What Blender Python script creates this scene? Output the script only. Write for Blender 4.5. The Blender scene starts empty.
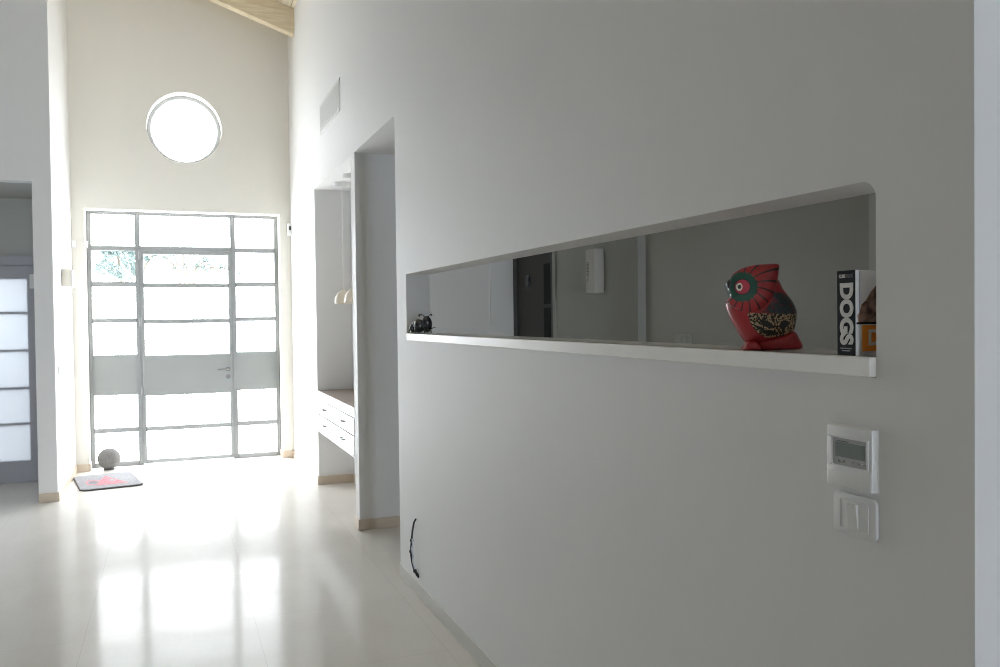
import bpy, bmesh, math, random
from mathutils import Vector, Matrix
random.seed(7)
S = bpy.context.scene
COL = S.collection
V = Vector
PI = math.pi

# ------------------------------------------------------------------ materials
class N:
    """small wrapper to write shader maths"""
    def __init__(s, name):
        s.m = bpy.data.materials.new(name); s.m.use_nodes = True
        s.t = s.m.node_tree; s.t.nodes.clear()
        s.out = s.t.nodes.new('ShaderNodeOutputMaterial')
    def new(s, kind, **kw):
        n = s.t.nodes.new(kind)
        for k, v in kw.items(): setattr(n, k, v)
        return n
    def put(s, sock, v):
        if hasattr(v, 'is_linked') or isinstance(v, bpy.types.NodeSocket): s.t.links.new(v, sock)
        else:
            try: sock.default_value = v
            except Exception: sock.default_value = (*v, 1)
    def math(s, op, a, b=0.0, c=None):
        n = s.new('ShaderNodeMath', operation=op)
        s.put(n.inputs[0], a); s.put(n.inputs[1], b)
        if c is not None: s.put(n.inputs[2], c)
        return n.outputs[0]
    def obj(s):
        return s.new('ShaderNodeTexCoord').outputs['Object']
    def xyz(s, v=None):
        n = s.new('ShaderNodeSeparateXYZ'); s.t.links.new(v or s.obj(), n.inputs[0])
        return n.outputs
    def noise(s, scale, detail=3.0, vec=None, rough=.5):
        n = s.new('ShaderNodeTexNoise'); s.t.links.new(vec or s.obj(), n.inputs['Vector'])
        n.inputs['Scale'].default_value = scale; n.inputs['Detail'].default_value = detail
        n.inputs['Roughness'].default_value = rough
        return n.outputs['Fac']
    def mapping(s, scale=(1, 1, 1)):
        n = s.new('ShaderNodeMapping'); n.inputs['Scale'].default_value = scale
        s.t.links.new(s.obj(), n.inputs['Vector']); return n.outputs[0]
    def mix(s, f, a, b):
        n = s.new('ShaderNodeMix', data_type='RGBA')
        s.put(n.inputs['Factor'], f); s.put(n.inputs['A'], a if not isinstance(a, tuple) else (*a, 1)); s.put(n.inputs['B'], b if not isinstance(b, tuple) else (*b, 1))
        return n.outputs['Result']
    def sstep(s, v, a, b):
        n = s.new('ShaderNodeMapRange', interpolation_type='SMOOTHSTEP')
        s.put(n.inputs['Value'], v); n.inputs['From Min'].default_value = a; n.inputs['From Max'].default_value = b
        return n.outputs[0]
    def bump(s, h, strength, dist=.002):
        n = s.new('ShaderNodeBump'); n.inputs['Strength'].default_value = strength; n.inputs['Distance'].default_value = dist
        s.t.links.new(h, n.inputs['Height']); return n.outputs[0]
    def bsdf(s, color, rough=.5, metal=0., spec=.5, normal=None, coat=0.):
        p = s.new('ShaderNodeBsdfPrincipled')
        s.put(p.inputs['Base Color'], color if not isinstance(color, tuple) else (*color, 1))
        s.put(p.inputs['Roughness'], rough); p.inputs['Metallic'].default_value = metal
        p.inputs['Specular IOR Level'].default_value = spec; p.inputs['Coat Weight'].default_value = coat
        if normal is not None: s.t.links.new(normal, p.inputs['Normal'])
        return p
    def end(s, sh):
        s.t.links.new(sh.outputs[0] if hasattr(sh, 'outputs') else sh, s.out.inputs[0]); return s.m

def simple(name, c, rough=.5, metal=0., spec=.5, var=.04, scale=30., coat=0., bump=0.):
    n = N(name)
    f = n.noise(scale, 3)
    col = n.mix(f, tuple(x * (1 - var) for x in c), tuple(min(1, x * (1 + var)) for x in c))
    return n.end(n.bsdf(col, rough, metal, spec, n.bump(f, bump) if bump else None, coat))

def plaster(name, c):
    n = N(name)
    big = n.noise(1.3, 3); fine = n.noise(14, 4, n.mapping((1, 1, .5)))
    f = n.math('ADD', n.math('MULTIPLY', big, .6), n.math('MULTIPLY', fine, .4))
    col = n.mix(f, tuple(x * .965 for x in c), tuple(min(1, x * 1.03) for x in c))
    h = n.math('ADD', n.noise(6, 3), n.math('MULTIPLY', n.noise(45, 3), .25))
    return n.end(n.bsdf(col, n.math('ADD', .5, n.math('MULTIPLY', fine, .15)), 0, .25, n.bump(h, .12, .006)))

M = {}
M['plaster'] = plaster('white_plaster', (.84, .836, .83))
M['plaster_warm'] = plaster('warm_white_plaster', (.79, .765, .705))
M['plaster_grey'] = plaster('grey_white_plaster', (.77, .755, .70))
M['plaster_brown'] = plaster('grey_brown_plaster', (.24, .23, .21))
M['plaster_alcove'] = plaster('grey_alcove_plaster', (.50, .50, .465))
M['trim_taupe'] = plaster('pale_taupe_paint', (.56, .55, .50))
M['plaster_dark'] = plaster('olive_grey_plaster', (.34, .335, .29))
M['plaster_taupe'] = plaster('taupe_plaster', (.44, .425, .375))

n = N('polished_cream_stone')
big = n.noise(1.1, 4); vein = n.noise(5, 6, n.mapping((1, .45, 1)), .65); fine = n.noise(60, 3)
f = n.math('ADD', n.math('MULTIPLY', big, .45), n.math('ADD', n.math('MULTIPLY', vein, .35), n.math('MULTIPLY', fine, .2)))
c = n.mix(n.sstep(f, .3, .7), (.69, .66, .615), (.77, .74, .70))
x, y, z = n.xyz()
def joint(v, w, off):
    a = n.math('FRACT', n.math('MULTIPLY', n.math('ADD', v, off), 1 / w))
    d = n.math('MULTIPLY', n.math('ABSOLUTE', n.math('SUBTRACT', a, .5)), w)
    return n.math('GREATER_THAN', d, w / 2 - .0012)
j = n.math('MAXIMUM', joint(x, .80, 20.43), joint(y, .80, 20.25))
c = n.mix(n.math('MULTIPLY', j, .45), c, (.45, .41, .36))
rg = n.math('ADD', .075, n.math('MULTIPLY', n.sstep(n.noise(7, 5), .3, .8), .05))
p = n.bsdf(c, .27, 0, .025, n.bump(n.noise(3, 2), .02, .01))
p.inputs['Coat Weight'].default_value = .30; p.inputs['Coat IOR'].default_value = 1.27
n.t.links.new(rg, p.inputs['Coat Roughness'])
M['floor'] = n.end(p)
M['stone_base'] = simple('beige_stone_skirting', (.66, .56, .45), .35, var=.07, scale=12)
M['stone_base_pale'] = simple('pale_stone_skirting', (.66, .645, .605), .5, var=.05, scale=12)

n = N('pale_timber')
w = n.noise(3, 5, n.mapping((1.2, 14, 14)), .6)
c = n.mix(n.sstep(w, .3, .7), (.66, .54, .37), (.80, .70, .52))
M['timber'] = n.end(n.bsdf(c, .5, 0, .3))
n = N('pale_timber_boards')
x, y, z = n.xyz()
w = n.noise(3, 5, n.mapping((14, 1.2, 14)), .6)
a = n.math('FRACT', n.math('MULTIPLY', n.math('ADD', x, 20.06), 1 / .14))
gap = n.math('LESS_THAN', a, .04)
c = n.mix(n.sstep(w, .3, .7), (.74, .66, .50), (.84, .77, .62))
c = n.mix(gap, c, (.35, .27, .17))
M['boards'] = n.end(n.bsdf(c, .5, 0, .3))

M['steel'] = simple('grey_painted_steel', (.29, .30, .30), .4, spec=.4, var=.03)
M['sheet'] = simple('grey_painted_sheet', (.30, .315, .31), .45, spec=.35, var=.03, scale=4)
M['alu'] = simple('dark_grey_aluminium', (.42, .42, .45), .45, spec=.35, var=.03)
M['door_dark'] = simple('charcoal_door_paint', (.065, .063, .055), .6, spec=.2, var=.06)
M['door_darker'] = simple('charcoal_frame_paint', (.035, .035, .032), .45, var=.06)
M['glass_dark'] = simple('dark_door_glass', (.02, .02, .019), .7, spec=.1, var=.05)
M['white_plastic'] = simple('white_plastic', (.80, .80, .79), .35, var=.02)
M['taupe_plastic'] = simple('taupe_plastic', (.44, .43, .38), .35, var=.02)
M['beige_plastic'] = simple('beige_plastic', (.47, .445, .385), .5, var=.02)
M['cream_plastic'] = simple('cream_plastic', (.78, .74, .66), .4, var=.02)
M['white_lacquer'] = simple('white_lacquer', (.80, .80, .79), .3, var=.02)
M['white_stone'] = simple('white_ledge_stone', (.90, .88, .835), .3, var=.05, scale=9)
M['brown_top'] = simple('brown_desk_top', (.26, .205, .175), .5, var=.1, scale=14)
M['dark_metal'] = simple('satin_dark_metal', (.20, .20, .20), .4, .6)
M['chrome'] = simple('brushed_chrome', (.42, .42, .42), .28, 1.0, var=.08)
M['vent_white'] = simple('off_white_vent_paint', (.68, .675, .655), .45, var=.03)
M['grey_plastic'] = simple('grey_plastic', (.42, .42, .41), .4, var=.04)
M['dark_grille'] = simple('dark_taupe_grille', (.14, .135, .115), .5)
M['dark_plastic'] = simple('dark_plastic', (.03, .03, .03), .35, var=.1)
M['black'] = simple('black_rubber', (.018, .018, .02), .45, var=.15)
M['pale_cable'] = simple('pale_blue_cable', (.60, .66, .74), .4)
M['lcd'] = simple('grey_green_display', (.20, .235, .215), .15, var=.06, scale=60)
M['lcd_ink'] = simple('display_ink', (.09, .10, .09), .4)
M['lamp_shade'] = simple('cream_lamp_shade', (.82, .74, .62), .4, var=.03)
M['cord'] = simple('pale_cord', (.85, .84, .80), .5)
M['gunmetal'] = simple('dark_gunmetal', (.10, .105, .11), .22, .9, var=.3, scale=60)
M['silver'] = simple('polished_silver', (.75, .76, .78), .15, 1.0, var=.05)
M['paper'] = simple('white_paper', (.82, .82, .84), .5, var=.02)
M['ink_black'] = simple('black_spine_card', (.016, .018, .018), .55, spec=.12, var=.1)
M['ink_white'] = simple('pale_spine_lettering', (.72, .69, .66), .45, var=.02)
M['ink_grey'] = simple('grey_spine_lettering', (.22, .23, .23), .45)
M['ink_orange'] = simple('orange_cover_panel', (.85, .30, .03), .4, var=.05)
M['ink_blue'] = simple('blue_grey_cover_edge', (.50, .55, .70), .45)
M['concrete'] = simple('rough_grey_concrete', (.20, .195, .19), .9, spec=.15, var=.35, scale=55, bump=.6)
M['concrete_dark'] = simple('dark_concrete_foot', (.10, .10, .10), .9, var=.2)
M['bark'] = simple('grey_bark', (.20, .17, .14), .9, var=.3)
M['leaf'] = simple('olive_leaf', (.19, .245, .24), .6, var=.3, scale=2)
M['ground'] = simple('pale_gravel', (.55, .53, .49), .9, var=.1, scale=8)
M['pane_dimmer'] = simple('pale_pane_dimmer', (.60, .62, .66), .9, var=.05)  # for the added wall that dims the lower alcove panes

def frosted(name, c, e):
    n = N(name)
    em = n.new('ShaderNodeEmission'); em.inputs[0].default_value = (*c, 1); em.inputs[1].default_value = e
    gl = n.bsdf((.7, .72, .72), .25, 0, .5)
    ad = n.new('ShaderNodeAddShader'); n.t.links.new(em.outputs[0], ad.inputs[0]); n.t.links.new(gl.outputs[0], ad.inputs[1])
    return n.end(ad)
M['frost_door'] = frosted('sunlit_frosted_glass', (.92, .96, 1), 11)
M['frost_round'] = frosted('sunlit_round_glass', (.92, .96, 1), 11)
M['frost_back'] = frosted('sunlit_garden_window_glass', (.76, .86, 1), 34)
M['fill_side'] = frosted('side_fill_glow_glass', (.74, .86, 1), 2.7)  # added glow, fill light for the right wall
n = N('translucent_glass')
tr = n.new('ShaderNodeBsdfTranslucent'); tr.inputs[0].default_value = (.385, .40, .42, 1)
gl = n.new('ShaderNodeBsdfGlossy'); gl.inputs['Roughness'].default_value = .25
mx = n.new('ShaderNodeMixShader'); mx.inputs[0].default_value = .04
n.t.links.new(tr.outputs[0], mx.inputs[1]); n.t.links.new(gl.outputs[0], mx.inputs[2])
M['translucent'] = n.end(mx)
n = N('clear_glass')
tr = n.new('ShaderNodeBsdfTransparent'); tr.inputs[0].default_value = (.95, .97, .97, 1)
gl = n.new('ShaderNodeBsdfGlossy'); gl.inputs['Roughness'].default_value = .02
mx = n.new('ShaderNodeMixShader'); mx.inputs[0].default_value = .06
n.t.links.new(tr.outputs[0], mx.inputs[1]); n.t.links.new(gl.outputs[0], mx.inputs[2])
M['clear'] = n.end(mx)

# ------------------------------------------------------------------ mesh helpers
ORG = {}
class MB:
    def __init__(s): s.bm = bmesh.new(); s.mats = []; s.cur = 0
    def mat(s, m):
        if m not in s.mats: s.mats.append(m)
        s.cur = s.mats.index(m); return s
    def _tag(s, faces):
        for f in faces: f.material_index = s.cur
    def box(s, x0, x1, y0, y1, z0, z1, bev=0, seg=2):
        vs = [s.bm.verts.new(p) for p in ((x0, y0, z0), (x1, y0, z0), (x1, y1, z0), (x0, y1, z0), (x0, y0, z1), (x1, y0, z1), (x1, y1, z1), (x0, y1, z1))]
        fs = [s.bm.faces.new([vs[i] for i in q]) for q in ((3, 2, 1, 0), (4, 5, 6, 7), (0, 1, 5, 4), (1, 2, 6, 5), (2, 3, 7, 6), (3, 0, 4, 7))]
        s._tag(fs)
        if bev:
            es = list({e for f in fs for e in f.edges})
            r = bmesh.ops.bevel(s.bm, geom=es, offset=bev, segments=seg, profile=.5, affect='EDGES')
            s._tag(r['faces'])
        return s
    def tube(s, pts, r, seg=10, cap=True):
        pts = [V(p) for p in pts]; n = len(pts)
        rs = r if isinstance(r, (list, tuple)) else [r] * n
        rings = []; up = None
        for i, p in enumerate(pts):
            d = (pts[min(i + 1, n - 1)] - pts[max(i - 1, 0)]).normalized()
            if up is None:
                up = V((0, 0, 1)) if abs(d.z) < .9 else V((1, 0, 0))
            a = d.cross(up).normalized(); b = a.cross(d).normalized(); up = b
            rings.append([s.bm.verts.new(p + (a * math.cos(t) + b * math.sin(t)) * rs[i]) for t in [2 * PI * k / seg for k in range(seg)]])
        fs = []
        for i in range(n - 1):
            for k in range(seg):
                fs.append(s.bm.faces.new((rings[i][k], rings[i][(k + 1) % seg], rings[i + 1][(k + 1) % seg], rings[i + 1][k])))
        if cap:
            fs.append(s.bm.faces.new(rings[0][::-1])); fs.append(s.bm.faces.new(rings[-1]))
        s._tag(fs); return s
    def lathe(s, c, prof, seg=32, axis='z'):
        """prof: list of (radius, height)"""
        c = V(c); rings = []; fs = []
        for r, h in prof:
            ring = []
            if r < 1e-6:
                ring = [s.bm.verts.new(c + s._ax(0, 0, h, axis))]
            else:
                ring = [s.bm.verts.new(c + s._ax(r * math.cos(t), r * math.sin(t), h, axis)) for t in [2 * PI * k / seg for k in range(seg)]]
            rings.append(ring)
        for a, b in zip(rings, rings[1:]):
            for k in range(seg):
                if len(a) == 1 and len(b) == 1: continue
                if len(a) == 1: q = (a[0], b[(k + 1) % seg], b[k])
                elif len(b) == 1: q = (a[k], a[(k + 1) % seg], b[0])
                else: q = (a[k], a[(k + 1) % seg], b[(k + 1) % seg], b[k])
                fs.append(s.bm.faces.new(q))
        for e, rev in ((rings[0], True), (rings[-1], False)):
            if len(e) > 1: fs.append(s.bm.faces.new(e[::-1] if rev else e))
        s._tag(fs); return s
    @staticmethod
    def _ax(x, y, h, axis):
        return V((x, y, h)) if axis == 'z' else (V((h, x, y)) if axis == 'x' else V((y, h, x)))
    def ball(s, c, r, sc=(1, 1, 1), seg=24, rot=None):
        m = Matrix.Translation(V(c)) @ (rot or Matrix()) @ Matrix.Diagonal((r * sc[0], r * sc[1], r * sc[2], 1))
        res = bmesh.ops.create_uvsphere(s.bm, u_segments=seg, v_segments=seg // 2 + 2, radius=1, matrix=m)
        s._tag({f for v in res['verts'] for f in v.link_faces}); return s
    def prism(s, poly, axis, a, b, bev=0):
        """poly of 2D points in the plane perpendicular to axis, from a to b"""
        def P(u, v, w): return {'x': (w, u, v), 'y': (u, w, v), 'z': (u, v, w)}[axis]
        A = [s.bm.verts.new(P(u, v, a)) for u, v in poly]; B = [s.bm.verts.new(P(u, v, b)) for u, v in poly]
        n = len(poly); fs = [s.bm.faces.new(A), s.bm.faces.new(B[::-1])]
        for i in range(n): fs.append(s.bm.faces.new((A[i], B[i], B[(i + 1) % n], A[(i + 1) % n])))
        bmesh.ops.recalc_face_normals(s.bm, faces=fs)
        s._tag(fs)
        if bev:
            es = list({e for f in fs[:2] for e in f.edges})
            r = bmesh.ops.bevel(s.bm, geom=es, offset=bev, segments=2, profile=.5, affect='EDGES'); s._tag(r['faces'])
        return s
    def inflate(s, poly, c, T, k=8, power=2.6, rim=.12, sub=4):
        """pillow-shaped solid: star-shaped outline in the x-z plane, bulging along y"""
        out = []
        n = len(poly)
        for i in range(n):   # Catmull-Rom smoothing of the outline
            p0, p1, p2, p3 = [V(poly[(i + q) % n]).to_2d() for q in (-1, 0, 1, 2)]
            for j in range(sub):
                t = j / sub
                out.append(.5 * ((2 * p1) + (p2 - p0) * t + (2 * p0 - 5 * p1 + 4 * p2 - p3) * t * t + (3 * p1 - p0 - 3 * p2 + p3) * t ** 3))
        c = V(c).to_2d(); m = len(out); fs = []
        sides = []
        for sg in (1, -1):
            rings = [[s.bm.verts.new((c.x, sg * T, c.y))]]
            for q in range(1, k + 1):
                f = math.sin(q / k * PI / 2)
                h = T * (rim + (1 - rim) * math.sqrt(max(0, 1 - f ** power)))
                rings.append([s.bm.verts.new((c.x + (p.x - c.x) * f, sg * h, c.y + (p.y - c.y) * f)) for p in out])
            for i in range(m):
                fs.append(s.bm.faces.new((rings[0][0], rings[1][i], rings[1][(i + 1) % m])))
                for a, b in zip(rings[1:], rings[2:]):
                    fs.append(s.bm.faces.new((a[i], b[i], b[(i + 1) % m], a[(i + 1) % m])))
            sides.append(rings[-1])
        for i in range(m):
            fs.append(s.bm.faces.new((sides[0][i], sides[1][i], sides[1][(i + 1) % m], sides[0][(i + 1) % m])))
        bmesh.ops.recalc_face_normals(s.bm, faces=fs); s._tag(fs); return s
    def build(s, name, mat=None, parent=None, org=None, smooth=None, local=False):
        me = bpy.data.meshes.new(name)
        o = bpy.data.objects.new(name, me); COL.objects.link(o)
        base = V((0, 0, 0))
        if parent is not None:
            o.parent = parent; base = ORG.get(parent.name, V((0, 0, 0)))
        if org is not None and parent is None:
            o.location = org; base = V(org)
        if local: base = V((0, 0, 0))
        ORG[o.name] = base
        if base.length: bmesh.ops.translate(s.bm, verts=s.bm.verts, vec=-base)
        bmesh.ops.recalc_face_normals(s.bm, faces=s.bm.faces)
        s.bm.to_mesh(me); s.bm.free()
        for m in (s.mats or [mat]): me.materials.append(M[m] if isinstance(m, str) else m)
        if smooth:
            me.shade_smooth()
            ang = math.radians(smooth)
            bm = bmesh.new(); bm.from_mesh(me)
            for e in bm.edges:
                if len(e.link_faces) == 2 and e.calc_face_angle() > ang: e.smooth = False
            bm.to_mesh(me); bm.free()
        return o

def thing(name, loc, label=None, cat=None, rz=0, group=None, kind=None):
    o = bpy.data.objects.new(name, None); COL.objects.link(o)
    o.empty_display_size = .1; o.location = loc; o.rotation_euler = (0, 0, rz)
    ORG[o.name] = V(loc)
    return tag(o, label, cat, group, kind)
def tag(o, label=None, cat=None, group=None, kind=None):
    if label: o['label'] = label
    if cat: o['category'] = cat
    if group: o['group'] = group
    if kind: o['kind'] = kind
    return o
def struct(o): o['kind'] = 'structure'; return o

# ------------------------------------------------------------------ camera
cam = bpy.data.cameras.new('camera'); co = bpy.data.objects.new('camera', cam); COL.objects.link(co)
R = V((0.93229839, -0.36149242, -0.01195549)); U = V((0.01803983, 0.013461, 0.99974665)); F = V((0.36123991, 0.93227787, -0.01907093))
co.matrix_world = Matrix(((R.x, U.x, -F.x, 0), (R.y, U.y, -F.y, 0), (R.z, U.z, -F.z, 1.55), (0, 0, 0, 1)))
cam.sensor_width = 36; cam.lens = 845.2 / 1000 * 36; cam.clip_start = .02; cam.clip_end = 300
S.camera = co

# ------------------------------------------------------------------ the shell
W = 1.258            # plane of the right-hand wall
T = .14
YE = 9.717           # plane of the entrance wall
YD = 9.917           # face of the glazed entrance door
XL = -.953           # left wall of the entrance
YP = 8.208           # face of the left pillar
ZO = 2.765           # height of openings
YB = -11.0
X1, X2, YC, YF = 2.49, 2.542, 4.231, 6.141
RZ = lambda x: 4.834 + .345 * (W - x)

b = MB(); b.box(-4.7, 3.0, -11.2, 10.2, -.12, 0)
struct(b.build('floor', 'floor'))

b = MB()
b.prism([(-5.0, RZ(-5.0)), (3.0, RZ(3.0)), (3.0, RZ(3.0) + .15), (-5.0, RZ(-5.0) + .15)], 'y', -11.3, 10.3)
struct(b.build('ceiling', 'boards'))
# sloping rafter before the entrance wall
b = MB()
lo = lambda x: 4.568 + .345 * (W - x)
b.prism([(-1.05, lo(-1.05)), (W + .005, lo(W + .005)), (W + .005, RZ(W) + .01), (-1.05, RZ(-1.05) + .01)], 'y', 9.16, 9.28)
struct(b.build('trim_1', 'timber'))

# right wall with the see-through slot, the passage and the desk recess
NY0, NY1, NZ0, NZ1 = 1.25, 4.735, 1.425, 1.805
b = MB(); H5 = 5.2
b.box(W, W + T, 1.037, NY0, 0, H5)
b.box(W, W + T, NY0, NY1, 0, NZ0)
b.box(W, W + T, NY0, NY1, NZ1, H5)
b.box(W, W + T, NY1, 4.95, 0, H5)
b.box(W, W + T, 4.95, YF, ZO, H5)
b.box(W, 1.72, YF, 6.275, 0, H5)
b.box(W, 1.72, 6.275, 8.0, ZO, H5)
b.box(1.59, 1.72, 6.275, 8.0, 0, ZO)
b.box(W, 1.72, 8.0, 10.1, 0, H5)
r = .035            # hand-rounded upper corner of the slot
arc = [(NY0 + r - r * math.sin(a), NZ1 - r + r * math.cos(a)) for a in [PI / 2 * k / 6 for k in range(7)]]
b.prism([(NY0 - .001, NZ1 + .001)] + arc, 'x', W, W + T)
struct(b.build('wall_right', 'plaster'))

# entrance wall with the door opening and the round opening
b = MB(); bm = b.bm
XDL, XDR, ZD = -.8307, 1.1374, 2.729
b.box(XL - .16, XDL, YE, 10.0, 0, ZD); b.box(XDR, W + .01, YE, 10.0, 0, ZD)
cx, cz, cr = .161, 3.626, .378
x0, x1, z0, z1 = XL - .16, W + .01, ZD, 6.2
K = 64
def rim(t):
    c, s_ = math.cos(t), math.sin(t)
    k = min(((x1 - cx) / c if c > 1e-9 else (x0 - cx) / c if c < -1e-9 else 1e9), ((z1 - cz) / s_ if s_ > 1e-9 else (z0 - cz) / s_ if s_ < -1e-9 else 1e9))
    return cx + k * c, cz + k * s_
ths = sorted([2 * PI * k / K for k in range(K)] + [math.atan2(zz - cz, xx - cx) % (2 * PI) for xx in (x0, x1) for zz in (z0, z1)])
for y in (YE, 10.0):
    inn = [bm.verts.new((cx + cr * math.cos(t), y, cz + cr * math.sin(t))) for t in ths]
    out = [bm.verts.new((rim(t)[0], y, rim(t)[1])) for t in ths]
    for i in range(len(ths)):
        jn = (i + 1) % len(ths); bm.faces.new((inn[i], out[i], out[jn], inn[jn]))
    if y == YE: A = (inn, out)
    else:
        for i in range(len(ths)):
            jn = (i + 1) % len(ths)
            bm.faces.new((A[0][i], inn[i], inn[jn], A[0][jn])); bm.faces.new((A[1][i], A[1][jn], out[jn], out[i]))
struct(b.build('wall_front', 'plaster_warm'))

# left: pillar wall beside the entrance and the wall with the alcove opening
b = MB()
b.box(-1.10, XL, YP, YE + .01, 0, 6.2)
b.box(-4.6, -1.10, YP, YP + .15, ZO, 7.2)
b.box(-4.6, -2.75, YP, YP + .15, 0, ZO)
struct(b.build('wall_left', 'plaster'))
# alcove behind the opening
b = MB()
YA = 9.33
b.box(-2.9, -1.10, YA + .06, YA + .26, 2.20, 2.9)
b.box(-1.25, -1.10, YA, YA + .26, 0, 2.205)
b.box(-2.9, -2.7, YP + .15, YA + .26, 0, 2.9)
b.box(-2.9, -1.10, YP + .149, YA + .26, ZO, 2.9)
struct(b.build('wall_alcove', 'plaster_alcove'))

# room behind the slot
b = MB()
b.box(1.72, X1 + .2, YF, YF + .13, 0, ZO + .1)
b.box(2.30, X1 + .001, YF - .012, YF + .01, 0, ZO)
struct(b.build('wall_kitchen_far', 'plaster_grey'))
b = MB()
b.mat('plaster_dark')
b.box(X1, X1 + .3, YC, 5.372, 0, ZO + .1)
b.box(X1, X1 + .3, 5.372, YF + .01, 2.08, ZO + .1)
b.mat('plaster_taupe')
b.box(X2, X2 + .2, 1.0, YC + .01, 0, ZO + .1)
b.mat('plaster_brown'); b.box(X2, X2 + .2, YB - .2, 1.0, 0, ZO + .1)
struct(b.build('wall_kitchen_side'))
b = MB(); b.box(W + T - .001, 2.9, 1.037, YF + .13, ZO, ZO + .12)
struct(b.build('ceiling_kitchen', 'plaster'))
# outer shell of the hall behind the viewer
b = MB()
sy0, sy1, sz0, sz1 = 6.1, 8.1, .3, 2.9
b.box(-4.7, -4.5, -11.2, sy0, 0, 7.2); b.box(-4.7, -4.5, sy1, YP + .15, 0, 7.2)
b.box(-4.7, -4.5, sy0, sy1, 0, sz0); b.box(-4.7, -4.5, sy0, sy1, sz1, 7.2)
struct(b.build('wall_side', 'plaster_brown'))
b = MB()
bx0, bx1, bz0, bz1 = .3, 2.48, .2, 2.7

b.box(-4.6, bx0, YB - .2, YB, 0, 7.2); b.box(bx1, 2.9, YB - .2, YB, 0, 7.2)
b.box(bx0, bx1, YB - .2, YB, 0, bz0); b.box(bx0, bx1, YB - .2, YB, bz1, 7.2)
struct(b.build('wall_back', 'plaster_brown'))
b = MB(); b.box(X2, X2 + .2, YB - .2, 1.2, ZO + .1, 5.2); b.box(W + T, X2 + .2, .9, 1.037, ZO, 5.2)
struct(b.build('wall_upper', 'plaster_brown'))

# back window of the hall
win = struct(thing('window_2', (1.39, YB - .05, bz0)))
b = MB()
for x in (bx0, 1.0, 1.72, bx1 - .06): b.box(x, x + .06, YB - .1, YB - .03, bz0, bz1)
b.box(bx0, bx1, YB - .1, YB - .03, bz0, bz0 + .06); b.box(bx0, bx1, YB - .1, YB - .03, bz1 - .06, bz1)
b.build('window_frame', 'alu', win)
b = MB(); b.box(bx0 + .03, bx1 - .03, YB - .08, YB - .06, bz0 + .03, bz1 - .03); b.build('glazing', 'frost_back', win)

# unseen glowing window added to brighten the right wall, beside the alcove wall
win = struct(thing('fill_window_3', (-4.6, 7.1, sz0)))
b = MB()
for y in (sy0, 6.74, 7.38, sy1 - .06): b.box(-4.64, -4.57, y, y + .06, sz0, sz1)
b.box(-4.64, -4.57, sy0, sy1, sz0, sz0 + .06); b.box(-4.64, -4.57, sy0, sy1, sz1 - .06, sz1)
b.build('window_frame', 'alu', win)
b = MB(); b.box(-4.62, -4.60, sy0 + .03, sy1 - .03, sz0 + .03, sz1 - .03); b.build('glazing', 'fill_side', win)

# skirtings
b = MB(); h = .078
def skirt(bb, x0, x1, y0, y1): bb.box(x0, x1, y0, y1, 0, h, .002, 1)
skirt(b, W - .007, W, 1.037, 4.957); skirt(b, W - .007, W + T, 4.95, 4.957)
struct(b.build('baseboard_right', 'stone_base_pale'))
b = MB()
skirt(b, W - .012, W, YF - .012, 6.287); skirt(b, W, 2.3, YF - .012, YF)
skirt(b, W, 1.59, 7.988, 8.0); skirt(b, W, 1.59, 6.275, 6.287); skirt(b, 1.578, 1.59, 6.287, 7.988)
skirt(b, W - .012, W, 7.988, YE)
skirt(b, XDR - .0, W, YE - .012, YE); skirt(b, XL, XDL, YE - .012, YE)
skirt(b, XL, XL + .012, YP, YE); skirt(b, -1.10, XL + .012, YP - .012, YP)
skirt(b, XDR - .012, XDR, YE, YD - .03); skirt(b, XDL, XDL + .012, YE, YD - .03)
struct(b.build('baseboard_hall', 'stone_base'))

# ledge of the slot
b = MB(); b.box(W - .016, W + .03, NY0 + .001, 4.675, 1.4265, 1.4655, .002, 1); b.box(W + .001, W + T + .03, NY0 + .001, NY1 - .001, 1.4265, 1.4655)
struct(b.build('trim_2', 'white_stone'))

# ------------------------------------------------------------------ glazed entrance door
door = struct(thing('door_1', (.15, YD, 0)))
ya, yb = YD, YD + .05
rows = [(2.36, 2.705), (1.975, 2.315), (1.584, 1.930), (1.195, 1.545), (.41, .768), (.045, .368)]
cols = [(-.792, -.356), (-.284, .597), (.667, 1.10)]
b = MB()
b.box(XDL, -.787, ya, yb, 0, ZD); b.box(1.095, XDR, ya, yb, 0, ZD)
b.box(-.792, 1.10, ya, yb, 2.697, ZD)
b.box(-.361, -.312, ya, yb, 0, 2.703); b.box(.620, .672, ya, yb, 0, 2.703)
b.box(-.792, -.356, ya, yb, 0, .047); b.box(.667, 1.10, ya, yb, 0, .047)
b.box(-.314, .622, ya, yb, 2.321, 2.366)
for (c0, c1) in (cols[0], cols[2]):
    for (lo_, hi) in ((2.313, 2.363), (1.927, 1.978), (1.542, 1.588), (.365, .413)):
        b.box(c0, c1, ya, yb, lo_, hi)
for (xa, xb) in ((XDL + .012, -.806), (-.345, -.328), (.637, .655), (1.114, XDR - .012)):   # raised ribs of the steel sections
    b.box(xa, xb, ya - .008, ya + .01, .02, ZD - .015)
b.box(XDL, XDR, ya - .008, ya + .01, ZD - .016, ZD - .006)
b.build('frame', 'steel', door)
for (c0, c1) in (cols[0], cols[2]):
    b = MB(); b.box(c0 - .002, c1 + .002, ya + .012, yb - .01, .766, 1.197)
    b.build('panel', 'sheet', door)
leaf = MB()
leaf.box(-.311, -.279, ya - .006, yb, .012, 2.318); leaf.box(.592, .619, ya - .006, yb, .012, 2.318)
for lo_, hi in ((.012, .050), (.363, .407), (1.527, 1.573), (1.917, 1.963), (2.280, 2.318)):
    leaf.box(-.284, .597, ya - .006, yb, lo_, hi)
leaf.box(-.284, .597, ya - .002, yb - .01, .745, 1.182)
lf = leaf.build('door_leaf', 'sheet', door)
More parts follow.
